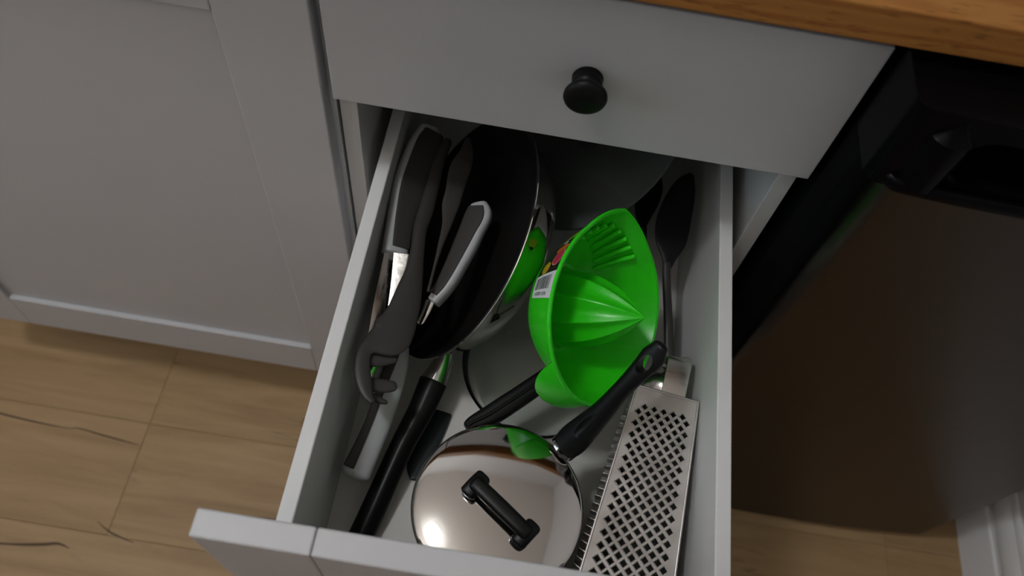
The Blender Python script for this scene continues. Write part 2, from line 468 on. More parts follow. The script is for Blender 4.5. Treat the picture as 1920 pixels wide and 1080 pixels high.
STRIP = {
 'bread_body': ((0.453, -0.101, 0.886), [(0.0652, 0.0929, -0.1226, 0.0203), (0.0661, 0.0744, -0.1252, 0.0334), (0.0616, 0.0441, -0.1263, 0.0327), (0.0602, 0.0167, -0.1287, 0.0324), (0.059, -0.0122, -0.1313, 0.0259), (0.06, -0.0349, -0.1344, 0.0244), (0.0612, -0.0518, -0.137, 0.0248)]),
 'bread_inlay': ((0.453, -0.101, 0.886), [(0.0692, 0.0878, -0.1252, 0.0212), (0.0681, 0.0727, -0.1263, 0.0288), (0.0636, 0.0443, -0.1273, 0.0265), (0.0619, 0.0167, -0.1296, 0.0268), (0.0607, -0.0122, -0.1322, 0.0207), (0.0619, -0.0347, -0.1354, 0.0187), (0.0631, -0.0467, -0.1374, 0.0183)]),
 'bread_blade': ((0.453, -0.101, 0.886), [(0.0629, -0.0494, -0.1422, 0.03), (0.0632, -0.0755, -0.1454, 0.0293), (0.0625, -0.1017, -0.148, 0.0269), (0.0617, -0.1259, -0.1503, 0.0223), (0.0609, -0.1481, -0.1524, 0.0177), (0.0599, -0.1687, -0.1543, 0.0114)]),
 'bread_edge': ((0.0, -0.255, 0.967), [(0.0654, -0.0569, -0.132, 0.0144), (0.0664, -0.0793, -0.1379, 0.0113), (0.0654, -0.1, -0.1433, 0.006), (0.0645, -0.1147, -0.1472, 0.002)]),
 'chef_body': ((-0.35, -0.1, 0.931), [(0.1262, 0.0081, -0.1217, 0.0172), (0.128, -0.0029, -0.1222, 0.0248), (0.1245, -0.0202, -0.1253, 0.023), (0.1209, -0.0372, -0.1285, 0.0218), (0.1158, -0.0567, -0.1325, 0.0185), (0.1101, -0.0758, -0.1368, 0.0157), (0.1007, -0.0938, -0.1422, 0.0113)]),
 'chef_inlay': ((-0.35, -0.1, 0.931), [(0.1253, 0.004, -0.1224, 0.0161), (0.1253, -0.0066, -0.1236, 0.0208), (0.1218, -0.0218, -0.1265, 0.0187), (0.1178, -0.0382, -0.1298, 0.0167), (0.113, -0.0574, -0.1337, 0.0141), (0.1072, -0.0766, -0.1379, 0.0113), (0.1016, -0.0879, -0.1413, 0.0092)]),
 'chef_blade': ((-0.35, -0.1, 0.931), [(0.0991, -0.0932, -0.1448, 0.0096), (0.097, -0.1042, -0.1468, 0.0084), (0.0944, -0.1135, -0.1488, 0.0071)]),
 'turner_handle': ((0.205, -0.102, 0.973), [(0.1056, 0.0744, -0.1149, 0.0075), (0.1066, 0.0596, -0.1167, 0.015), (0.1043, 0.0451, -0.1177, 0.0202), (0.1029, 0.032, -0.1188, 0.0199), (0.1024, 0.0143, -0.1206, 0.017), (0.1016, -0.0012, -0.122, 0.0164), (0.1019, -0.0212, -0.1242, 0.0093), (0.1003, -0.0414, -0.126, 0.0056), (0.0988, -0.067, -0.1284, 0.003), (0.0977, -0.0923, -0.1308, 0.0031)]),
 'server_handle': ((0.151, -0.05, 0.987), [(0.0853, 0.0755, -0.1189, 0.0087), (0.0816, 0.046, -0.1199, 0.0117), (0.0809, 0.0202, -0.1211, 0.0131), (0.0797, -0.0086, -0.1224, 0.0152), (0.0785, -0.0309, -0.1233, 0.0137), (0.0807, -0.055, -0.1249, 0.0134), (0.0818, -0.0752, -0.1261, 0.0171), (0.0815, -0.092, -0.1269, 0.0225), (0.081, -0.1074, -0.1276, 0.0265)]),
 'server_neck': ((0.151, -0.05, 0.987), [(0.0813, -0.1051, -0.1275, 0.0261), (0.0796, -0.1216, -0.1281, 0.0299), (0.0764, -0.1354, -0.1283, 0.0361), (0.0717, -0.1454, -0.1281, 0.0371), (0.0588, -0.1563, -0.1267, 0.017), (0.0551, -0.1655, -0.1266, 0.0136), (0.0571, -0.1785, -0.1276, 0.0144), (0.0613, -0.1897, -0.1288, 0.0139), (0.0661, -0.1991, -0.13, 0.0103), (0.0711, -0.2042, -0.131, 0.0065)]),
 'tine1': ((0.205, -0.102, 0.973), [(0.0585, -0.165, -0.1359, 0.014), (0.065, -0.1637, -0.1371, 0.015), (0.0722, -0.1611, -0.1384, 0.0146), (0.0779, -0.1595, -0.1394, 0.0117)]),
 'tine2': ((0.205, -0.102, 0.973), [(0.0622, -0.1879, -0.1402, 0.0128), (0.0694, -0.1863, -0.1415, 0.0124), (0.0773, -0.1852, -0.1431, 0.0124), (0.0831, -0.184, -0.1441, 0.01)]),
 'tine3': ((0.205, -0.102, 0.973), [(0.0638, -0.1944, -0.1444, 0.0071), (0.0705, -0.1963, -0.146, 0.0065), (0.077, -0.1975, -0.1475, 0.0055), (0.0807, -0.1978, -0.1483, 0.0038)]),
 'tine0': ((0.205, -0.102, 0.973), [(0.0561, -0.1565, -0.1356, 0.0064), (0.0625, -0.1512, -0.1364, 0.0073), (0.0692, -0.1451, -0.1371, 0.0057)]),
 'steak_body': ((0.253, -0.121, 0.96), [(0.0791, -0.1264, -0.1809, 0.0178), (0.0782, -0.1402, -0.1824, 0.0242), (0.0772, -0.1607, -0.1848, 0.0264), (0.0756, -0.1823, -0.1871, 0.0256), (0.0733, -0.2033, -0.1891, 0.0254), (0.0698, -0.2239, -0.1908, 0.0256), (0.0664, -0.2395, -0.1919, 0.0265), (0.0649, -0.2488, -0.1927, 0.0264)]),
 'steak_inlay': ((0.253, -0.121, 0.96), [(0.0765, -0.1258, -0.1785, 0.0077), (0.0738, -0.1406, -0.1797, 0.0101), (0.0706, -0.1622, -0.1816, 0.0094), (0.068, -0.1842, -0.1837, 0.0074), (0.0649, -0.2068, -0.1857, 0.0073), (0.0602, -0.2313, -0.1876, 0.0087), (0.0568, -0.2465, -0.1886, 0.0101)]),
 'spoon_bowl': ((0.0, -0.25, 0.968), [(0.3379, 0.0995, -0.1387, 0.0075), (0.3334, 0.0888, -0.1414, 0.0207), (0.3295, 0.073, -0.1455, 0.0295), (0.3257, 0.0542, -0.1503, 0.0342), (0.3242, 0.0378, -0.1546, 0.0352), (0.3243, 0.0221, -0.1586, 0.0297), (0.3242, 0.0084, -0.1621, 0.0152), (0.3233, -0.0014, -0.1647, 0.0092)]),
 'spoon_handle': ((0.0, -0.25, 0.968), [(0.3226, 0.0024, -0.1637, 0.0087), (0.3248, -0.017, -0.1687, 0.0086), (0.3297, -0.0485, -0.1768, 0.0091), (0.3345, -0.0819, -0.1854, 0.01), (0.3379, -0.1051, -0.1914, 0.0105)]),
 'ladle_bowl': ((0.0, -0.25, 0.968), [(0.3077, 0.1332, -0.1836, 0.0139), (0.3065, 0.118, -0.1875, 0.0256), (0.3045, 0.1022, -0.1916, 0.0272), (0.3021, 0.0849, -0.196, 0.0206), (0.3022, 0.0713, -0.1995, 0.0105)]),
 'ladle_handle': ((0.0, -0.25, 0.968), [(0.3015, 0.0772, -0.198, 0.0094), (0.3052, 0.0538, -0.204, 0.0076), (0.3104, 0.0251, -0.2114, 0.0075), (0.3148, 0.0026, -0.2172, 0.0075)]),
 'slice_blade': ((0.0, 0.0, 1.0), [(0.1194, -0.1599, -0.2505, 0.0308), (0.1169, -0.1829, -0.2505, 0.0272), (0.1136, -0.2029, -0.2505, 0.0233), (0.1107, -0.2187, -0.2505, 0.0194), (0.111, -0.2303, -0.2505, 0.0097)]),
 'pan_handle': ((0.0, -0.2, 0.98), [(0.1128, -0.1464, -0.2058, 0.0276), (0.1063, -0.1752, -0.2117, 0.025), (0.0963, -0.2066, -0.2181, 0.0228), (0.0883, -0.2382, -0.2246, 0.0227), (0.0807, -0.27, -0.2311, 0.0233), (0.0754, -0.2905, -0.2353, 0.0232), (0.0729, -0.2999, -0.2372, 0.0227)]),
 'pan_ferrule': ((0.0, -0.2, 0.98), [(0.1195, -0.1181, -0.2001, 0.0176), (0.1173, -0.1316, -0.2028, 0.021), (0.1129, -0.1466, -0.2059, 0.0258)]),
 'bar_handle': ((0.0, -0.1, 0.995), [(0.1537, -0.1952, -0.1797, 0.0109), (0.1585, -0.1907, -0.1793, 0.0143), (0.1691, -0.1834, -0.1786, 0.0183), (0.1857, -0.1685, -0.177, 0.0192), (0.2044, -0.1507, -0.1752, 0.0188), (0.2199, -0.1353, -0.1737, 0.0177)]),
 'saucepan_handle': ((-0.619, -0.568, 0.542), [(0.2376, -0.2096, -0.1558, 0.0252), (0.2431, -0.2055, -0.1452, 0.0275), (0.2511, -0.1986, -0.1289, 0.0237), (0.2596, -0.191, -0.1112, 0.0192), (0.2689, -0.1807, -0.0898, 0.0155), (0.2763, -0.1733, -0.0735, 0.0162), (0.2823, -0.1675, -0.0606, 0.0185), (0.287, -0.1626, -0.05, 0.0206), (0.29, -0.1577, -0.0415, 0.0136)]),
}


# ================================================================== the room
FZ = -0.72
ZC = 1.76
X0, X1, Y0, Y1 = -2.0, 0.95, -2.4, 0.62

floor_bm = box_bm((X0, Y0, FZ - 0.03), (X1, Y1, FZ - 0.0012))
floor = struct(obj('floor', floor_bm, 'joint'))
plank_bm = box_bm((0.0002, 0.0002, -0.008), (1.1553, 0.1708, 0.0), 0.0006, 1)
plank_me = bpy.data.meshes.new('plank')
plank_bm.to_mesh(plank_me)
plank_bm.free()
plank_me.materials.append(M['floor'])
OFFS = [0.31, 0.62, 0.0, 0.47, 0.83, 0.22]
for r in range(-14, 5):
    y = -0.081 + 0.171 * r
    if y < Y0 or y + 0.171 > Y1:
        continue
    off = OFFS[(r + 14) % 6] if r != -1 else 0.0
    for k in range(-3, 3):
        x = -0.340 + off + 1.1555 * k
        if x + 1.1555 < X0 or x > X1:
            continue
        a, b = max(x, X0), min(x + 1.1555, X1)
        if b - a < 0.02:
            continue
        if b - a < 1.155:
            me = bpy.data.meshes.new('plank')
            pb = box_bm((0.0002, 0.0002, -0.008), (b - a - 0.0002, 0.1708, 0.0), 0.0006, 1)
            pb.to_mesh(me)
            pb.free()
            me.materials.append(M['floor'])
        else:
            me = plank_me
        p = link('plank', me, floor)
        p.location = (a, y, FZ)

# dark filled cracks printed in the grain of the planks
for pth in ([(-0.66, -0.088, 0.0012), (-0.61, -0.097, 0.0022), (-0.563, -0.1035, 0.0028), (-0.50, -0.108, 0.0026), (-0.455, -0.109, 0.0012), (-0.44, -0.1065, 0.0020), (-0.39, -0.112, 0.0026), (-0.345, -0.1165, 0.0012)],
            [(-0.60, -0.292, 0.0010), (-0.53, -0.290, 0.0024), (-0.47, -0.2855, 0.0030), (-0.425, -0.2790, 0.0045), (-0.402, -0.2740, 0.0038), (-0.385, -0.2775, 0.0012)],
            [(-0.36, -0.236, 0.0008), (-0.335, -0.2480, 0.0026), (-0.30, -0.2560, 0.0012)],
            [(-0.16, -0.196, 0.0008), (-0.12, -0.1930, 0.0022), (-0.07, -0.1900, 0.0008)]):
    obj('plank_crack', sweep_bm([(x, y, FZ + 0.0001, w) for x, y, w in pth], (0, 0, 1), 0.0002, 2, 8, 5, (0.5, 0.5)), 'crack', floor)

struct(obj('wall_right', box_bm((X1, Y0, FZ), (X1 + 0.1, Y1, ZC)), 'wall'))
struct(obj('wall_back', box_bm((X0 - 0.1, Y1, FZ), (X1 + 0.1, Y1 + 0.1, ZC)), 'wall'))
struct(obj('wall_front', box_bm((X0 - 0.1, Y0 - 0.1, FZ), (X1 + 0.1, Y0, ZC)), 'wall'))
struct(obj('ceiling', box_bm((X0 - 0.1, Y0 - 0.1, ZC), (X1 + 0.1, Y1 + 0.1, ZC + 0.1)), 'ceiling'))
wl = box_bm((X0 - 0.1, Y0, FZ), (X0, -1.5, ZC))
box_bm((X0 - 0.1, -0.4, FZ), (X0, Y1, ZC), bm=wl)
box_bm((X0 - 0.1, -1.5, FZ), (X0, -0.4, 0.15), bm=wl)
box_bm((X0 - 0.1, -1.5, 1.35), (X0, -0.4, ZC), bm=wl)
struct(obj('wall_left', wl, 'wall'))
wf = box_bm((X0 - 0.07, -1.5, 0.15), (X0 - 0.02, -1.45, 1.35), 0.004)
box_bm((X0 - 0.07, -0.45, 0.15), (X0 - 0.02, -0.4, 1.35), 0.004, bm=wf)
box_bm((X0 - 0.07, -1.45, 0.15), (X0 - 0.02, -0.45, 0.20), 0.004, bm=wf)
box_bm((X0 - 0.07, -1.45, 1.30), (X0 - 0.02, -0.45, 1.35), 0.004, bm=wf)
win = struct(obj('window_1', wf, 'gloss_white'))

# skirting board with a moulded top along the right wall
prof = [(X1, FZ), (X1 - 0.016, FZ), (X1 - 0.016, -0.646), (X1 - 0.0145, -0.642), (X1 - 0.011, -0.640), (X1 - 0.010, -0.634),
        (X1 - 0.0125, -0.630), (X1 - 0.0135, -0.622), (X1 - 0.0125, -0.612), (X1 - 0.009, -0.602), (X1 - 0.0055, -0.597), (X1 - 0.005, -0.590),
        (X1 - 0.003, -0.586), (X1, -0.585)]
bb = bmesh.new()
A = [bb.verts.new((x, Y0, z)) for x, z in prof]
B = [bb.verts.new((x, Y1, z)) for x, z in prof]
for i in range(len(prof) - 1):
    bb.faces.new((A[i], A[i + 1], B[i + 1], B[i]))
bb.faces.new(A)
bb.faces.new(B)
struct(obj('baseboard_right', bb, 'gloss_white', smooth=True, ang=25))

# round ceiling lamps
dm, dnt, db = new_mat('lamp_diffuser')
db.inputs['Base Color'].default_value = (0.8, 0.8, 0.8, 1)
db.inputs['Emission Color'].default_value = (0.95, 0.98, 1.0, 1)
db.inputs['Emission Strength'].default_value = LAMP_POWER
lamp = thing('ceiling_lamp', 'round white flush ceiling lamp above the drawers, switched on', 'lamp', LAMP_POS)
obj('base', lathe_bm([(0, 0.0175), (0.13, 0.0175), (0.135, 0.01), (0.135, 0.0), (0.0, 0.0)], 48), 'gloss_white', lamp, True)
obj('diffuser', lathe_bm([(0.125, 0.0), (0.122, -0.012), (0.10, -0.028), (0.06, -0.038), (0.0, -0.042)], 48), dm, lamp, True)
# added out-of-view fill light, lamp-shaped, brightening the ceiling for soft overhead light
um, unt, ub = new_mat('fill_uplight_diffuser')
ub.inputs['Emission Color'].default_value = (1.0, 0.955, 0.90, 1)
ub.inputs['Emission Strength'].default_value = FILL_UPLIGHT_POWER
fl = thing('fill_uplight', 'added unseen fill light in the form of a floor lamp, shining at the ceiling', 'lamp', (-0.85, -1.0, FZ))
obj('base', lathe_bm([(0, 0), (0.14, 0), (0.14, 0.012), (0.13, 0.02), (0.012, 0.03), (0, 0.03)], 40), 'gloss_white', fl, True, 40)
obj('pole', lathe_bm([(0, 0.03), (0.011, 0.03), (0.011, 1.60), (0, 1.60)], 20), 'gloss_white', fl, True, 40)
obj('fill_uplight_shade', lathe_bm([(0.0, 1.60), (0.05, 1.605), (0.11, 1.64), (0.15, 1.70), (0.152, 1.702), (0.146, 1.70), (0.107, 1.645), (0.05, 1.612), (0, 1.608)], 48), 'gloss_white', fl, True, 40)
obj('diffuser', lathe_bm([(0.0, 1.672), (0.128, 1.672), (0.128, 1.670), (0.0, 1.670)], 48), um, fl, True, 40)

# ================================================================== worktop
wt = obj('worktop', box_bm((-1.6, -0.022, 0.1665), (X1 - 0.001, Y1 - 0.001, 0.1943), 0.0015), 'beech')
wt['label'] = 'beech wood kitchen worktop with straight front edge above the drawers'
wt['category'] = 'worktop'

# ================================================================== base cabinet with drawers
cab = thing('drawer_cabinet', 'grey kitchen cabinet with its lower drawer pulled open', 'cabinet', (0.2, 0.3, FZ))


def cbox(name, lo, hi, m='melamine', bevel=0.0006, parent=cab):
    return obj(name, box_bm(lo, hi, bevel), m, parent, world=True)


cbox('side_panel', (-0.0015, 0.0185, -0.60), (0.0140, 0.60, 0.1655))
cbox('side_panel', (0.3835, 0.0185, -0.60), (0.3995, 0.60, 0.1655))
cbox('back_panel', (0.0142, 0.592, -0.58), (0.3833, 0.60, 0.165))
cbox('bottom_panel', (0.0142, 0.02, -0.60), (0.3833, 0.591, -0.584))
cbox('plinth', (0.0, 0.06, FZ), (0.398, 0.078, -0.601), 'paint')

# closed upper drawer
up = obj('drawer', box_bm((0.041, 0.02, 0.012), (0.357, 0.54, 0.020)), 'drawer_floor', cab, world=True)
obj('drawer_front', box_bm((0.0, 0.0, 0.0), (0.4, 0.018, 0.1465), 0.0012, 2), 'paint', up, world=True)
for x in (0.028, 0.3575):
    obj('drawer_side', box_bm((x, 0.0185, 0.010), (x + 0.0125, 0.54, 0.11), 0.001), 'melamine', up, world=True)
obj('drawer_back', box_bm((0.041, 0.5405, 0.012), (0.357, 0.552, 0.11), 0.001), 'melamine', up, world=True)
kb = lathe_bm([(0.0, 0.0), (0.0112, 0.0), (0.0120, 0.0012), (0.0118, 0.0028), (0.0108, 0.0040), (0.0116, 0.0062), (0.0119, 0.0085), (0.0112, 0.0108),
               (0.0096, 0.0125), (0.0094, 0.0140), (0.0112, 0.0150), (0.0150, 0.0166), (0.0163, 0.0185), (0.0166, 0.0205), (0.0158, 0.0225), (0.0130, 0.0243),
               (0.0085, 0.0254), (0.004, 0.0259), (0.0, 0.026)], 64)
kb.transform(Matrix.Translation((0.2015, 0.0, 0.0725)) @ Matrix.Rotation(math.pi / 2, 4, 'X'))
kn = obj('knob', kb, 'knob', up, True, 60, world=True)
kn['label'] = 'round black drawer knob'

# open lower drawer
YD = -0.358
lo_d = obj('drawer', box_bm((0.0405, YD + 0.0185, -0.262), (0.3565, 0.25, -0.254)), 'drawer_floor', cab, world=True)
SX = 0.0758
obj('drawer_stile', box_bm((0.0, YD, -0.296), (SX - 0.0002, YD + 0.018, -0.003), 0.0016, 3), 'paint', lo_d, world=True)
obj('drawer_stile', box_bm((0.4 - SX + 0.0002, YD, -0.296), (0.4, YD + 0.018, -0.003), 0.0016, 3), 'paint', lo_d, world=True)
obj('drawer_rail', box_bm((SX + 0.0002, YD, -0.0775), (0.4 - SX - 0.0002, YD + 0.018, -0.003), 0.0016, 3), 'paint', lo_d, world=True)
obj('drawer_rail', box_bm((SX + 0.0002, YD, -0.296), (0.4 - SX - 0.0002, YD + 0.018, -0.222), 0.0016, 3), 'paint', lo_d, world=True)
obj('drawer_panel', box_bm((SX - 0.008, YD + 0.007, -0.23), (0.4 - SX + 0.008, YD + 0.017, -0.07)), 'paint', lo_d, world=True)
obj('drawer_side', box_bm((0.0275, YD + 0.0185, -0.268), (0.0402, 0.25, -0.100), 0.0012, 2), 'melamine', lo_d, world=True)
obj('drawer_side', box_bm((0.3568, YD + 0.0185, -0.268), (0.3695, 0.25, -0.100), 0.0012, 2), 'melamine', lo_d, world=True)
obj('drawer_back', box_bm((0.0405, 0.2505, -0.268), (0.3565, 0.2625, -0.110), 0.001), 'melamine', lo_d, world=True)

# ================================================================== left cabinet with framed door
cab2 = thing('door_cabinet', 'grey kitchen cabinet with a closed framed door, left of the drawers', 'cabinet', (-0.29, 0.3, FZ))
cbox('side_panel', (-0.0205, 0.0188, -0.60), (-0.0045, 0.60, 0.1655), parent=cab2)
cbox('side_panel', (-0.585, 0.0188, -0.60), (-0.569, 0.60, 0.1655), parent=cab2)
cbox('back_panel', (-0.5688, 0.592, -0.58), (-0.0207, 0.60, 0.165), parent=cab2)
cbox('bottom_panel', (-0.5688, 0.02, -0.60), (-0.0207, 0.591, -0.584), parent=cab2)
cbox('plinth', (-0.585, 0.06, FZ), (-0.003, 0.078, -0.601), 'paint', parent=cab2)
DX0, DX1, DZ0, DZ1 = -0.5735, -0.0085, -0.5965, 0.1465
IX0, IX1, IZ0, IZ1 = -0.5065, -0.0845, -0.5195, 0.0742
door = obj('door', box_bm((IX0 - 0.006, 0.0068, IZ0 - 0.006), (IX1 + 0.006, 0.0165, IZ1 + 0.006)), 'paint', cab2, world=True)
obj('stile', box_bm((DX0, 0.0, DZ0), (IX0, 0.018, DZ1), 0.0016, 3), 'paint', door, world=True)
obj('stile', box_bm((IX1, 0.0, DZ0), (DX1, 0.018, DZ1), 0.0016, 3), 'paint', door, world=True)
obj('rail', box_bm((IX0 + 0.0002, 0.0, DZ0), (IX1 - 0.0002, 0.018, IZ0), 0.0014, 3), 'paint', door, world=True)
obj('rail', box_bm((IX0 + 0.0002, 0.0, IZ1), (IX1 - 0.0002, 0.018, DZ1), 0.0014, 3), 'paint', door, world=True)

# ================================================================== fridge
fr = thing('fridge', 'small freestanding fridge with dark steel door under the worktop', 'fridge', (0.642, 0.27, FZ))
FX0, FX1 = 0.404, 0.884
obj('body', box_bm((FX0 + 0.004, 0.004, FZ + 0.012), (FX1 - 0.004, 0.57, 0.157), 0.004), 'black_side', fr, world=True)
obj('gasket', box_bm((FX0 + 0.012, -0.004, -0.68), (FX1 - 0.012, 0.0035, 0.14)), 'black_gloss', fr, world=True)
for x in (FX0 + 0.04, FX1 - 0.04):
    fb = lathe_bm([(0, 0), (0.018, 0), (0.018, 0.013), (0, 0.013)], 24)
    fb.transform(Matrix.Translation((x, 0.05, FZ)))
    obj('foot', fb, 'black_side', fr, True, world=True)


def door_outline(x0, x1, yf, yb, bow, r, n=20):
    pts = []
    for i in range(9):
        a = math.pi + i / 8 * math.pi / 2
        pts.append((x0 + r + r * math.cos(a), yf + r + r * math.sin(a)))
    for i in range(1, n):
        pts.append((x0 + r + (x1 - x0 - 2 * r) * i / n, yf))
    for i in range(9):
        a = 1.5 * math.pi + i / 8 * math.pi / 2
        pts.append((x1 - r + r * math.cos(a), yf + r + r * math.sin(a)))
    pts += [(x1, yb), (x0, yb)]
    cx, hw = (x0 + x1) / 2, (x1 - x0) / 2
    return [(x, y - bow * max(0, 1 - ((x - cx) / hw) ** 2) * (1 if y < yb - 1e-4 else 0)) for x, y in pts]


def prism_bm(outline, z0, z1, bm=None):
    nb = bmesh.new()
    a = [nb.verts.new((x, y, z0)) for x, y in outline]
    b = [nb.verts.new((x, y, z1)) for x, y in outline]
    n = len(outline)
    for i in range(n):
        j = (i + 1) % n
        nb.faces.new((a[i], a[j], b[j], b[i]))
    nb.faces.new(a)
    nb.faces.new(b)
    return merge(bm, nb)


fd = obj('door', prism_bm(door_outline(FX0, FX1, -0.045, -0.0045, 0.006, 0.012), -0.702, 0.0795), 'black_side', fr, True, 40, world=True)
obj('door_skin', prism_bm(door_outline(FX0 + 0.014, FX1 - 0.014, -0.060, -0.0455, 0.010, 0.012), -0.700, 0.0795), 'fridge_steel', fd, True, 40, world=True)
# glossy black top cap with a scooped finger grip behind a front lip
cap = obj('door_cap', prism_bm(door_outline(FX0, FX1, -0.060, -0.0045, 0.010, 0.010), 0.080, 0.156), 'black_gloss', fd, True, 40, world=True)
cb = bmesh.new()
scoop = []
for i in range(13):
    a = math.pi / 2 + i / 12 * math.pi
    scoop.append((0.470 + 0.022 * math.cos(a), 0.118 + 0.022 * math.sin(a)))
scoop += [(0.83, 0.096), (0.83, 0.140)]
fa = [cb.verts.new((x, -0.085, z)) for x, z in scoop]
fb_ = [cb.verts.new((x, -0.030, z)) for x, z in scoop]
for i in range(len(scoop)):
    j = (i + 1) % len(scoop)
    cb.faces.new((fa[i], fa[j], fb_[j], fb_[i]))
cb.faces.new(fa)
cb.faces.new(fb_)
cb.transform(root_mat(cap).inverted())
cut(cap, cb)
lip = [(0.4155, -0.0525, 0.086, 0.012), (0.423, -0.0635, 0.086, 0.012), (0.44, -0.0665, 0.086, 0.012), (0.50, -0.0695, 0.086, 0.012), (0.642, -0.0725, 0.086, 0.012),
       (0.78, -0.0695, 0.086, 0.012), (0.85, -0.0660, 0.086, 0.012), (0.868, -0.061, 0.086, 0.012)]
obj('grip_lip', sweep_bm(lip, (0, -1, 0), 0.008, 2.4, 16, 5), 'black_gloss', fd, True, 60, world=True)
gb = lathe_bm([(0, 0.150), (0.008, 0.150), (0.0085, 0.145), (0.012, 0.139), (0.0165, 0.135), (0.017, 0.128), (0.0165, 0.094), (0.017, 0.088), (0, 0.086)], 40)
gb.transform(Matrix.Translation((0.4385, -0.055, 0)))
obj('grip_boss', gb, 'black_gloss', fd, True, 40, world=True)

# ================================================================== frying pan, on edge, leaning open side left
PN = Vector((-0.8425, -0.0863, 0.5317)).normalized()
PC = Vector((0.1140, -0.0220, -0.1400))
pan_m = frame_matrix(PC - PN * 0.045, PN, (0.118 - 0.114, -0.13 + 0.022, -0.205 + 0.14))
pan = thing('frying_pan', 'shiny steel frying pan with black coating, standing on edge between cutlery and juicer', 'frying pan', matrix=pan_m)
obj('pan_body', lathe_bm([(0.0, 0.0), (0.088, 0.0), (0.094, 0.0015), (0.101, 0.007), (0.109, 0.018), (0.1165, 0.033), (0.1215, 0.0425), (0.1235, 0.0445), (0.124, 0.0455),
                          (0.1232, 0.0462), (0.1222, 0.0455), (0.119, 0.041), (0.1065, 0.0185), (0.099, 0.0085), (0.093, 0.0035), (0.0, 0.003)], 128), 'steel', pan, True, 50)
obj('pan_lining', lathe_bm([(0.0, 0.0038), (0.0925, 0.0043), (0.0982, 0.0090), (0.1057, 0.0188), (0.1183, 0.0413), (0.1217, 0.0462), (0.1228, 0.0470), (0.1236, 0.0466)], 128), 'nonstick', pan, True, 60)
NPH, PH = STRIP['pan_handle']
_, PF = STRIP['pan_ferrule']
hd = obj('handle', sweep_bm(drop(PH, -0.006, NPH), NPH, 0.018, 1.55, 24, 6, (0.06, 0.3)), 'bakelite', pan, True, 30, world=True)
fe = obj('ferrule', sweep_bm(drop(PF, -0.006, NPH), NPH, 0.0165, 1.55, 24, 4, (0, 0)), 'brushed', pan, True, 30, world=True)
fe['label'] = 'polished steel ferrule between pan and handle'

# ================================================================== glass lid at the back of the drawer
gl_m = frame_matrix((0.2269, 0.1233, -0.1285), (-0.65, -0.1, 0.75), (1, 0, 0))
gl = thing('glass_pan_cover', 'round smoky glass pan cover leaning at the dark back of the drawer', 'pan cover', matrix=gl_m)
obj('glass_disc', lathe_bm([(0.0, 0.012), (0.04, 0.0105), (0.08, 0.0055), (0.106, -0.0015), (0.110, -0.003), (0.110, -0.0062), (0.106, -0.0052), (0.08, 0.0015), (0.04, 0.0065), (0, 0.008)], 96),
    'smoke_glass', gl, True, 50)
obj('lid_knob', lathe_bm([(0, 0.0122), (0.008, 0.0122), (0.007, 0.018), (0.012, 0.023), (0.018, 0.027), (0.018, 0.031), (0.0, 0.033)], 40), 'bakelite', gl, True, 50)

# ================================================================== clear glass dish under the juicer
gd = thing('glass_dish', 'clear glass dish on the drawer floor under the green juicer', 'dish', (0.2125, -0.110, -0.254))
obj('bowl', lathe_bm([(0.0, 0.0032), (0.048, 0.0032), (0.056, 0.0050), (0.063, 0.014), (0.070, 0.034), (0.0735, 0.047), (0.0755, 0.049), (0.0765, 0.0475), (0.0735, 0.034),
                      (0.067, 0.013), (0.0605, 0.003), (0.053, 0.0003), (0.0, 0.0003)], 96), 'glass', gd, True, 40)

# ================================================================== green citrus juicer
JN = Vector((0.7473, -0.2901, 0.5978)).normalized()
JC = Vector((0.2583, -0.1042, -0.0942))
JU = Vector((0.007, 0.9031, 0.4294))
JH, JR, JB = 0.0572, 0.0815, 0.0355
ju_m = frame_matrix(JC - JN * JH, JN, JU)
ju = thing('citrus_juicer', 'bright green plastic citrus juicer tilted on its side in the middle of the drawer', 'juicer', matrix=ju_m)


def jr(z, th):
    """Outer radius of the juicer bowl at height z and angle th (spout at 0)."""
    t = max(0.0, min(1.0, z / JH))
    r = JB + (JR - JB) * t ** 0.6
    a = abs((th + math.pi) % (2 * math.pi) - math.pi)
    s = math.radians(38)
    if a < s:
        r += 0.0105 * (1 - a / s) ** 1.25 * t ** 1.5
    return r


def juicer_shell():
    nb = bmesh.new()
    seg = 144
    prof = [('o', z * JH / 0.065) for z in (0.0, 0.001, 0.004, 0.009, 0.016, 0.024, 0.033, 0.043, 0.053, 0.060, 0.0632)]
    prof += [('rim', 0), ('rim', 1), ('rim', 2), ('rim', 3)]
    prof += [('i', z * JH / 0.065) for z in (0.0625, 0.058, 0.05, 0.04, 0.03, 0.021, 0.013, 0.007, 0.0035, 0.0025)]
    rings = []
    for kind, z in prof:
        ring = []
        for i in range(seg):
            th = 2 * math.pi * i / seg
            if kind == 'o':
                r, zz = jr(z, th), z
            elif kind == 'i':
                r, zz = jr(z, th) - 0.0022, z
            else:
                r = jr(JH, th) + (0.0012, 0.0012, 0.0002, -0.0022)[z]
                zz = JH + (-0.0015, 0.0002, 0.0010, 0.0004)[z]
            ring.append(nb.verts.new((r * math.cos(th), r * math.sin(th), zz)))
        rings.append(ring)
    for a, b in zip(rings, rings[1:]):
        for i in range(seg):
            j = (i + 1) % seg
            nb.faces.new((a[i], a[j], b[j], b[i]))
    nb.faces.new(rings[0])
    nb.faces.new(rings[-1])
    return nb


obj('bowl', juicer_shell(), 'green', ju, True, 35)


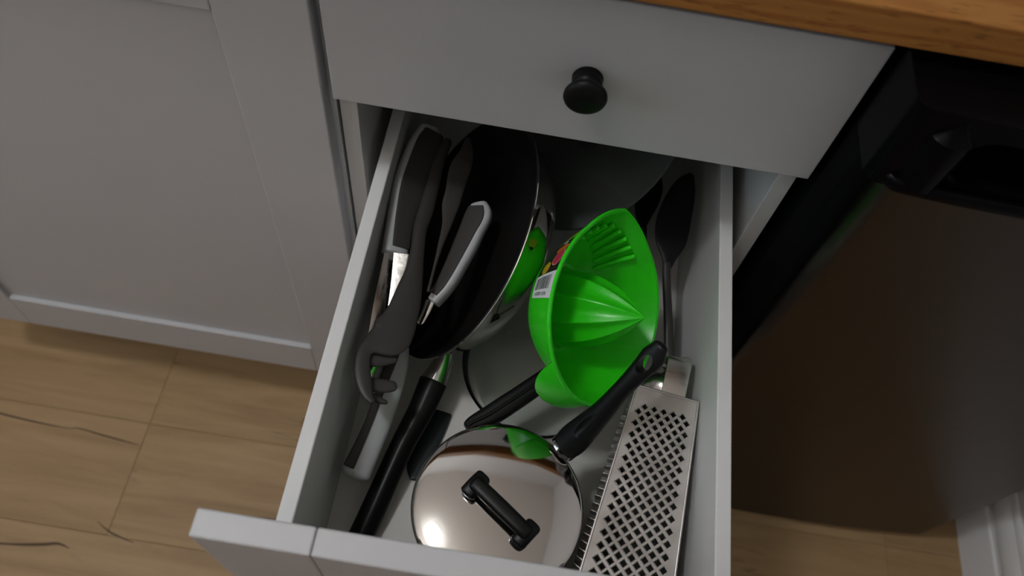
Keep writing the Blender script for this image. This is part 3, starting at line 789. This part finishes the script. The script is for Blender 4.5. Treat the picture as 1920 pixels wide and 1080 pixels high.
def reamer():
    nb = bmesh.new()
    seg = 144
    rings = []
    z0, z1 = 0.0024, JH + 0.0375
    ts = [0, 0.03, 0.08, 0.16, 0.25, 0.35, 0.45, 0.55, 0.64, 0.72, 0.79, 0.85, 0.90, 0.94, 0.97, 0.988]
    for t in ts:
        r = 0.0345 * (1 - t ** 2.5)
        if t < 0.05:
            r += 0.003 * (1 - t / 0.05)
        ring = []
        for i in range(seg):
            th = 2 * math.pi * i / seg
            k = (1 - abs(math.sin(4.5 * th + 0.3)))
            rr = r * (0.87 + 0.17 * k)
            ring.append(nb.verts.new((rr * math.cos(th), rr * math.sin(th), z0 + (z1 - z0) * t)))
        rings.append(ring)
    for a, b in zip(rings, rings[1:]):
        for i in range(seg):
            j = (i + 1) % seg
            nb.faces.new((a[i], a[j], b[j], b[i]))
    tip = nb.verts.new((0, 0, z1))
    for i in range(seg):
        nb.faces.new((rings[-1][i], rings[-1][(i + 1) % seg], tip))
    return nb


rm = obj('reamer', reamer(), 'green', ju, True, 30)

for k in range(9):
    a = math.radians(-35 + 8.75 * k)
    z0_ = JH - 0.044 + 0.0028 * k
    zs = [z0_ + (JH - 0.0105 - z0_) * q for q in (0, 0.33, 0.67, 1)]
    pth = []
    for z, d in zip(zs, (0.003, 0.0042, 0.0052, 0.0062)):
        r = jr(z, a) - d
        pth.append((r * math.cos(a), r * math.sin(a), z, 0.0046))
    obj('strainer_rib', sweep_bm(pth, (math.cos(a), math.sin(a), 0), 0.0050, 2.0, 10, 2, (0.3, 0.45)), 'green', ju, True, 60)


def tab_bm():
    nb = bmesh.new()
    ns, nt_ = 14, 18
    grid = {}
    for side in (0, 1):
        for i in range(ns + 1):
            s = i / ns
            half = math.radians(22.0) * (1 - 0.22 * s) * max(0.0, 1 - s ** 4) ** 0.5
            for j in range(nt_ + 1):
                t = j / nt_ * 2 - 1
                th = math.radians(149 + 11 * s) + half * t
                r = JR + 0.0012 + 0.006 * math.sin(s * math.pi / 2) - side * 0.0022
                z = JH - 0.0005 - 0.031 * s - 0.001 * side
                grid[side, i, j] = nb.verts.new((r * math.cos(th), r * math.sin(th), z))
    for side in (0, 1):
        for i in range(ns):
            for j in range(nt_):
                q = (grid[side, i, j], grid[side, i + 1, j], grid[side, i + 1, j + 1], grid[side, i, j + 1])
                nb.faces.new(q)
    for i in range(ns):
        for j in (0, nt_):
            nb.faces.new((grid[0, i, j], grid[0, i + 1, j], grid[1, i + 1, j], grid[1, i, j]))
    for j in range(nt_):
        for i in (0,):
            nb.faces.new((grid[0, i, j], grid[0, i, j + 1], grid[1, i, j + 1], grid[1, i, j]))
    bmesh.ops.remove_doubles(nb, verts=nb.verts[:], dist=1e-6)
    return nb


obj('handle_tab', tab_bm(), 'green', ju, True, 50)


# sticker, laid on the curved outside of the bowl: u = angle in degrees from the spout, v = height
def on_bowl(u, v, lift):
    th = math.radians(u)
    r = jr(v + JH - 0.065, th) + lift
    return (r * math.cos(th), r * math.sin(th), v + JH - 0.065)


def patch_bm(u0, u1, v0, v1, lift, nu=14, nv=5, bm=None):
    nb = bmesh.new()
    g = [[nb.verts.new(on_bowl(u0 + (u1 - u0) * i / nu, v0 + (v1 - v0) * j / nv, lift)) for j in range(nv + 1)] for i in range(nu + 1)]
    for i in range(nu):
        for j in range(nv):
            nb.faces.new((g[i][j], g[i + 1][j], g[i + 1][j + 1], g[i][j + 1]))
    return merge(bm, nb)


def blob_bm(u, v, ru, rv, lift, bm=None):
    nb = bmesh.new()
    c = nb.verts.new(on_bowl(u, v, lift))
    R1 = [nb.verts.new(on_bowl(u + ru * 0.55 * math.cos(k * math.pi / 12), v + rv * 0.55 * math.sin(k * math.pi / 12), lift)) for k in range(24)]
    R2 = [nb.verts.new(on_bowl(u + ru * math.cos(k * math.pi / 12), v + rv * math.sin(k * math.pi / 12), lift)) for k in range(24)]
    for k in range(24):
        j = (k + 1) % 24
        nb.faces.new((c, R1[k], R1[j]))
        nb.faces.new((R1[k], R2[k], R2[j], R1[j]))
    return merge(bm, nb)


def text_bm(s, size, u, v, lift, bm=None):
    """Text whose reading direction runs down the bowl and whose top points away from the spout."""
    nb = bmesh.new()
    for tri in text_tris(s, size):
        vs = [nb.verts.new(on_bowl(u + math.degrees(y / 0.082), v - x, lift)) for x, y in tri]
        nb.faces.new(vs)
    return merge(bm, nb)


ST = obj('sticker', patch_bm(36, 90, 0.027, 0.0625, 0.0004, 40, 8), 'lbl_black', ju, True, 60)
ST['label'] = 'printed sticker with fruit picture and barcode'
obj('sticker_top', patch_bm(34, 45, 0.0265, 0.0626, 0.0006), 'lbl_lime', ST, True, 60)
obj('barcode_panel', patch_bm(73, 90, 0.027, 0.0624, 0.0006), 'lbl_white', ST, True, 60)
bars = None
random.seed(3)
v = 0.0305
while v < 0.056:
    w = random.choice((0.0006, 0.0006, 0.001, 0.0015))
    bars = patch_bm(75, 84, v, v + w, 0.0008, 8, 1, bm=bars)
    v += w + random.choice((0.0006, 0.0008, 0.0012))
bars_o = obj('barcode_bars', bars, 'lbl_black', ST, True, 60)
bars_o['kind'] = 'stuff'
obj('reference_text', text_bm('REF-20224', 0.0046, 87, 0.0435, 0.0009), 'lbl_black', ST)
obj('fruit_picture', blob_bm(62, 0.0535, 6.5, 0.0075, 0.0006), 'lbl_pink', ST, True)
obj('fruit_picture', blob_bm(62, 0.0535, 5.8, 0.0066, 0.0008), 'lbl_red', ST, True)
obj('fruit_picture', blob_bm(68, 0.0400, 5.0, 0.0060, 0.0007), 'lbl_yellow', ST, True)
obj('fruit_picture', blob_bm(54.5, 0.0520, 3.2, 0.0085, 0.0007), 'lbl_orange', ST, True)
ft = blob_bm(48.5, 0.0505, 1.2, 0.0030, 0.0008)
obj('print_spot', ft, 'lbl_white', ST, True)

# ================================================================== saucepan and its lid
SPX, SPY, SPZ = 0.1909, -0.2662, -0.254
sp = thing('saucepan', 'small steel saucepan with a black handle at the front of the drawer', 'saucepan', (SPX, SPY, SPZ))
obj('pan_body', lathe_bm([(0, 0.0004), (0.062, 0.0004), (0.067, 0.0025), (0.070, 0.008), (0.0707, 0.014), (0.0707, 0.084), (0.0722, 0.0862), (0.0715, 0.0872), (0.0700, 0.086), (0.0696, 0.08),
                          (0.0696, 0.012), (0.066, 0.004), (0, 0.002)], 128), 'steel', sp, True, 50)
NSH, SH = STRIP['saucepan_handle']
sh = obj('handle', sweep_bm(drop(SH, -0.006, NSH), NSH, lambda t: 0.019 - 0.010 * t, 2.3, 28, 6, (0.05, 0.28)), 'bakelite', sp, True, 50, world=True)
a7, a8 = Vector(SH[6][:3]), Vector(SH[7][:3])
hc = a7 * 0.62 + a8 * 0.38 - Vector(NSH) * 0.006
hm = frame_matrix(hc, NSH, a8 - a7)
cb = lathe_bm([(0, -0.02), (0.0055, -0.02), (0.0052, 0), (0.0060, 0.02), (0, 0.02)], 32)
cb.transform(root_mat(sh).inverted() @ hm @ Matrix.Diagonal((1.75, 1.0, 1.0, 1.0)))
cut(sh, cb)
q2, q3 = Vector(SH[2][:3]), Vector(SH[3][:3])
sc_m = frame_matrix(q2 * 0.75 + q3 * 0.25 + Vector(NSH) * 0.0062, NSH, q3 - q2)
cb = lathe_bm([(math.sin(math.pi * k / 16), -math.cos(math.pi * k / 16)) for k in range(17)], 32)
cb.transform(root_mat(sh).inverted() @ sc_m @ Matrix.Diagonal((0.0195, 0.0062, 0.0062, 1.0)))
cut(sh, cb)
s0, s1 = Vector(SH[0][:3]), Vector(SH[1][:3])
tdir = (s1 - s0).normalized()
fer = [(*(s0 - tdir * 0.0035 - Vector(NSH) * 0.006), 0.0262), (*(s0 + tdir * 0.0006 - Vector(NSH) * 0.006), 0.0258)]
obj('ferrule', sweep_bm(fer, NSH, 0.0195, 2.3, 28, 2, (0, 0)), 'steel', sp, True, 40, world=True)
brk = [(*(s0 - tdir * 0.012 - Vector(NSH) * 0.010), 0.012), (*(s0 - tdir * 0.003 - Vector(NSH) * 0.007), 0.012)]
obj('bracket', sweep_bm(brk, NSH, 0.006, 3, 16, 2, (0, 0)), 'steel', sp, True, 40, world=True)

lidz = SPZ + 0.0875
dome = [(0.0, 0.0110)]
for i in range(1, 11):
    r = 0.047 * i / 10
    dome.append((r, 0.0110 - 0.0030 * (r / 0.047) ** 2))
for i in range(1, 9):
    q = i / 8
    dome.append((0.047 + 0.0215 * q, 0.0080 - 0.0215 * (0.128 * q + 0.050 * q * q)))
dome += [(0.0695, 0.0038), (0.0712, 0.0032), (0.0728, 0.0020), (0.0731, 0.0005), (0.0724, 0.0), (0.0702, 0.0010), (0.055, 0.0045), (0, 0.0095)]
ld = obj('lid', lathe_bm(dome, 160), 'steel', sp, True, 60)
ld.location = (0, 0, lidz - SPZ)
ld['label'] = 'domed steel lid with black bar handle'
obj('vent_hole', lathe_bm([(0.0, 0.0058), (0.0013, 0.0057), (0.0014, 0.0050)], 16), 'lbl_black', ld, True)
bpy.data.objects['vent_hole'].location = (0.2415 - SPX, -0.2985 - SPY, -0.0005)
hx = Vector((0.0470, -0.0330, 0)).normalized()
hp = hx.cross(Vector((0, 0, 1)))
hz = 0.0235
ctr = Vector((0.1925 - SPX, -0.2725 - SPY, 0))
bar = [(*(ctr + hx * s + Vector((0, 0, hz + dz))), w) for s, dz, w in ((-0.0285, -0.001, 0.0128), (-0.02, 0.0, 0.0132), (0, 0.0003, 0.0135), (0.02, 0.0, 0.0132), (0.0285, -0.001, 0.0128))]
hb = obj('lid_handle', sweep_bm(bar, (0, 0, 1), 0.009, 2.8, 24, 5, (0.3, 0.3)), 'bakelite', ld, True, 50)
for s in (-0.0285, 0.0285):
    c = ctr + hx * s
    ft = [(*(c - hp * 0.0085 + Vector((0, 0, 0.0155))), 0.0145), (*(c + Vector((0, 0, 0.0172))), 0.0145), (*(c + hp * 0.0085 + Vector((0, 0, 0.0155))), 0.0145)]
    obj('handle_foot', sweep_bm(ft, (0, 0, 1), 0.014, 3.2, 20, 4, (0.22, 0.22)), 'bakelite', ld, True, 50)

# ================================================================== box grater
gr = thing('box_grater', 'steel box grater with square teeth lying along the right drawer side', 'grater', (0.302, -0.338, -0.254))
TL, TR = Vector((0.2985, -0.1415, -0.150)), Vector((0.3550, -0.1485, -0.150))
BL, BR = Vector((0.2590, -0.3375, -0.165)), Vector((0.3400, -0.3375, -0.165))
LTL, LTR = TL + Vector((0, 0, -0.048)), TR + Vector((0, 0, -0.048))
LBL, LBR = BL + Vector((0, 0, -0.086)), BR + Vector((0, 0, -0.086))
FEX = (TR - TL).normalized()
FN = (TR - TL).cross(BL - TL).normalized()
if FN.z < 0:
    FN = -FN
FEY = FN.cross(FEX)


def bil(s, t):
    return TL.lerp(TR, s).lerp(BL.lerp(BR, s), t)


def to2(p):
    d = p - TL
    return Vector((d.dot(FEX), d.dot(FEY), 0))


holes = []
t_pitch = 0.0555
for k in range(11):
    s = 0.135 + 0.073 * k
    for r in range(17):
        t = 0.122 + t_pitch * r + (0 if k % 2 == 0 else -t_pitch / 2)
        if t < 0.09 or t > 0.972:
            continue
        wd = (TL.lerp(BL, t) - TR.lerp(BR, t)).length
        holes.append((bil(s, t), 0.0022 * (0.55 + 0.45 * wd / 0.081) * 1.03))
outer = [to2(p) for p in (TL, TR, BR, BL)]
polys = [outer]
for p, h in holes:
    c = to2(p)
    q = h * 1.414
    polys.append([c + Vector((q * math.cos(a), q * math.sin(a), 0)) for a in (0.05, 0.05 - math.pi / 2, 0.05 - math.pi, 0.05 - 1.5 * math.pi)])
flat = [p for pl in polys for p in pl]
tris = geometry.tessellate_polygon(polys)
gb = bmesh.new()
vs = [gb.verts.new(TL + FEX * p.x + FEY * p.y) for p in flat]
for t in tris:
    try:
        gb.faces.new([vs[i] for i in t])
    except ValueError:
        pass
obj('grating_face', gb, 'grater', gr, world=True)
sb = bmesh.new()


def quad(bm, a, b, c, d):
    bm.faces.new([bm.verts.new(x) for x in (a, b, c, d)])


quad(sb, TL, LTL, LBL, BL)
lf = obj('side_face', sb, 'grater', gr, world=True)
sb = bmesh.new()
quad(sb, TR, BR, LBR, LTR)
obj('side_face', sb, 'grater', gr, world=True)
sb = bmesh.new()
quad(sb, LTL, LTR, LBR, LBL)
obj('bottom_face', sb, 'grater_inside_shade', gr, world=True)
sb = bmesh.new()
quad(sb, TL - FEY * 0.0005, TR - FEY * 0.0005, LTR - FEY * 0.0005, LTL - FEY * 0.0005)
obj('end_plate', sb, 'grater', gr, world=True)
# folded edges
for a, b in ((TL, TR), (TL, BL), (TR, BR)):
    d = (b - a).normalized()
    pth = [(*(a + FN * 0.0002), 0.0022), (*((a + b) / 2 + FN * 0.0002), 0.0022), (*(b + FN * 0.0002), 0.0022)]
    obj('folded_edge', sweep_bm(pth, FN, 0.0016, 2, 10, 2, (0.3, 0.3)), 'grater', gr, True, world=True)
# raised square teeth, one shared mesh
tb = bmesh.new()
lev = [(1.42, 0.0), (1.2, 0.30), (1.0, 0.42), (0.94, 0.10), (0.94, -1.3)]
rings = []
for q, z in lev:
    ring = []
    for i in range(4):
        a = 0.05 - i * math.pi / 2
        zz = z * (1.5 if i in (2, 3) else 0.75) if z > 0 else z
        ring.append(tb.verts.new((q * 1.414 * math.cos(a), q * 1.414 * math.sin(a), zz)))
    rings.append(ring)
for a, b in zip(rings, rings[1:]):
    for i in range(4):
        j = (i + 1) % 4
        tb.faces.new((a[i], a[j], b[j], b[i]))
bmesh.ops.recalc_face_normals(tb, faces=tb.faces[:])
tooth_me = bpy.data.meshes.new('grating_tooth')
tb.to_mesh(tooth_me)
tb.free()
tooth_me.materials.append(M['grater'])
gri = root_mat(gr).inverted()
for p, h in holes:
    o = bpy.data.objects.new('grating_tooth', tooth_me)
    COL.objects.link(o)
    o.parent = gr
    fm = Matrix(((FEX.x, FEY.x, FN.x, p.x), (FEX.y, FEY.y, FN.y, p.y), (FEX.z, FEY.z, FN.z, p.z), (0, 0, 0, 1)))
    o.matrix_basis = gri @ fm @ Matrix.Diagonal((h, h, h, 1))
# fine slits on the left side face
LN = (LTL - TL).cross(BL - TL).normalized()
if LN.x > 0:
    LN = -LN
sl = bmesh.new()
for i in range(5):
    for j in range(26):
        s = 0.16 + 0.17 * i
        t = 0.08 + 0.034 * j + (0.017 if i % 2 else 0)
        if t > 0.96:
            continue
        c = TL.lerp(LTL, s).lerp(BL.lerp(LBL, s), t)
        dv = (LTL - TL).normalized()
        du = (BL - TL).normalized()
        q = [c - dv * 0.0032 - du * 0.0008, c + dv * 0.0032 - du * 0.0004, c + dv * 0.0032 + du * 0.0010, c - dv * 0.0032 + du * 0.0006]
        b0 = [sl.verts.new(x) for x in q]
        b1 = [sl.verts.new(x + LN * (0.0016 if n_ < 2 else 0.0004)) for n_, x in enumerate(q)]
        for n_ in range(4):
            m_ = (n_ + 1) % 4
            sl.faces.new((b0[n_], b0[m_], b1[m_], b1[n_]))
        sl.faces.new(b1)
so = obj('slit_teeth', sl, 'grater', gr, world=True)
so['kind'] = 'stuff'
# strap handle at the narrow end
ax = (TL - BL + TR - BR).normalized()
e0 = TL.lerp(TR, 0.60) + Vector((0, 0, -0.0055))
st = [(*(e0 - ax * 0.001), 0.0225), (*(e0 + ax * 0.014 + Vector((0, 0, 0.001))), 0.0225), (*(e0 + ax * 0.034 + Vector((0, 0, 0.0005))), 0.0225), (*(e0 + ax * 0.041 + Vector((0, 0, -0.002))), 0.0225),
      (*(e0 + ax * 0.0435 + Vector((-0.001, 0, -0.009))), 0.0225)]
hs = sweep_bm(st, (0.0, 0.15, 1), 0.0014, 6, 12, 5, (0, 0))
st2 = [(*(e0 + ax * 0.0435 + Vector((-0.001, 0, -0.0088))), 0.0225), (*(e0 + ax * 0.040 + Vector((-0.006, 0, -0.024))), 0.0225), (*(e0 + ax * 0.026 + Vector((-0.012, 0, -0.029))), 0.0225),
       (*(e0 - ax * 0.001 + Vector((-0.014, 0, -0.030))), 0.0225)]
sweep_bm(st2, (0.2, 1, 0.6), 0.0014, 6, 12, 5, (0, 0), bm=hs)
obj('handle', hs, 'brushed', gr, True, 40, world=True)


# ================================================================== knives and utensils on the left
def base_of(key):
    P = STRIP[key][1]
    return tuple(min(P, key=lambda p: p[2])[:3])


def knife(name, label, key, thick, blade=True, expo=3.2, blade_drop=-0.002):
    N, P = STRIP[key + '_body']
    k = thing(name, label, 'knife', base_of(key + '_body'))
    obj('handle', sweep_bm(drop(P, -thick / 2, N), N, thick, expo, 28, 6, (0.10, 0.22 if key == 'steak' else 0.10)), 'handle_white', k, True, 60, world=True)
    N2, P2 = STRIP[key + '_inlay']
    g = obj('grip_inlay', sweep_bm(drop(P2, -0.0015, N2), N2, 0.005, 4, 20, 6, (0.04, 0.04)), 'grip', k, True, 60, world=True)
    g['label'] = 'dark grey rubber grip'
    if blade:
        N3, P3 = STRIP[key + '_blade']
        obj('blade', sweep_bm(drop(P3, blade_drop, N3), N3, 0.0024, 1.6, 16, 6, (0.02, 0.5)), 'blade', k, True, 25, world=True)
    return k


bk = knife('bread_knife', 'knife with pale handle and grey grip against the left drawer side, blade forward', 'bread', 0.017)
N3, P3 = STRIP['bread_edge']
obj('ground_bevel', sweep_bm(P3, N3, 0.0012, 8, 16, 6, (0.0, 0.1)), 'bevel', bk, True, 25, world=True)['label'] = 'bright ground bevel of the blade'
ck = knife('kitchen_knife', 'knife with pale handle and grey grip lying inside the frying pan', 'chef', 0.014)
sk = knife('steak_knife', 'knife with pale grey handle pointing at the drawer front, under the pasta server', 'steak', 0.018, False, 2.6)
P = STRIP['steak_body'][1]
d0 = Vector(P[0][:3])
NE_ = Vector(STRIP['steak_body'][0])
bl = [(*(d0 + Vector((-0.001, -0.006, 0)) - NE_ * 0.012), 0.020), (*(d0 + Vector((0.0, 0.004, -0.001)) - NE_ * 0.013), 0.018)]
obj('bolster', sweep_bm(bl, NE_, 0.006, 2.5, 16, 3, (0, 0.2)), 'blade', sk, True, 25, world=True)

N, P = STRIP['turner_handle']
th = obj('palette_knife', sweep_bm(P, N, 0.003, 2.2, 20, 6, (0.6, 0.3)), 'grip', None, True, 60)
th['label'] = 'thin grey-brown leaf-shaped blade standing between the pasta server and the frying pan'
th['category'] = 'spatula'

# pasta server
N, P = STRIP['server_handle']
sv = thing('pasta_server', 'dark grey nylon pasta server with curved tines lying over the knives', 'pasta server', base_of('server_handle'))
obj('handle', sweep_bm(drop(P, -0.003, N), N, lambda t: 0.0085 - 0.0023 * t, 2.0, 24, 6, (0.3, 0.0)), 'nylon', sv, True, 60, world=True)
N, P = STRIP['server_neck']
hd = obj('head', sweep_bm(drop(P, -0.0025, N), N, lambda t: 0.0062 - 0.002 * t, 2.0, 24, 6, (0.0, 0.4)), 'nylon', sv, True, 60, world=True)
for nm in ('tine0', 'tine1', 'tine2', 'tine3'):
    N, P = STRIP[nm]
    obj('tine', sweep_bm(P, N, 0.0042, 2.3, 20, 5, (0.3, 0.5)), 'nylon', hd, True, 60, world=True)

# slate plastic blade under the pan handle
N, P = STRIP['slice_blade']
sl_o = obj('cake_slice', sweep_bm(P, N, 0.003, 4, 20, 5, (0.05, 0.2)), 'slate', None, True, 50)
sl_o['label'] = 'flat dark slate plastic blade on the drawer floor beside the frying pan handle'
sl_o['category'] = 'spatula'

# black ridged handle of a masher resting on the glass dish
N, P = STRIP['bar_handle']
ms = thing('masher', 'black ridged handle sticking out from under the green juicer', 'utensil', base_of('bar_handle'))
hb2 = sweep_bm(drop(P, -0.007, N), N, 0.016, 3.6, 24, 5, (0.12, 0.1))
obj('handle', hb2, 'bakelite', ms, True, 40, world=True)
rg = [(p[0], p[1], p[2], 0.0035) for p in drop(P, 0.0005, N)]
obj('grip_ridge', sweep_bm(rg, N, 0.004, 2, 10, 5, (0.3, 0.3)), 'bakelite', ms, True, 50, world=True)
e = Vector(P[-1][:3])
dd = (Vector(P[-1][:3]) - Vector(P[-2][:3])).normalized()
obj('shank', sweep_bm([(*(e - Vector((0, 0, 0.007))), 0.006), (*(e + dd * 0.03 - Vector((0, 0, 0.012))), 0.006)], N, 0.006, 2, 12, 3, (0, 0.4)), 'steel', ms, True, 50, world=True)

# black spoons along the right side
N, P = STRIP['spoon_bowl']
s1 = thing('serving_spoon', 'black nylon serving spoon nearest the right drawer side', 'spoon', base_of('spoon_handle'))
obj('bowl', sweep_bm(P, N, 0.0035, 2.2, 24, 6, (0.2, 0.1)), 'nylon_black', s1, True, 60, world=True)
N, P = STRIP['spoon_handle']
obj('handle', sweep_bm(P, N, 0.006, 2.4, 16, 5, (0.1, 0.4)), 'nylon', s1, True, 60, world=True)
N, P = STRIP['ladle_bowl']
s2 = thing('ladle', 'black nylon spoon behind the green juicer, half hidden by the glass lid', 'spoon', base_of('ladle_handle'))
obj('bowl', sweep_bm(P, N, 0.0035, 2.2, 24, 6, (0.3, 0.1)), 'nylon_black', s2, True, 60, world=True)
N, P = STRIP['ladle_handle']
obj('handle', sweep_bm(P, N, 0.005, 2.4, 16, 5, (0.1, 0.4)), 'nylon_black', s2, True, 60, world=True)
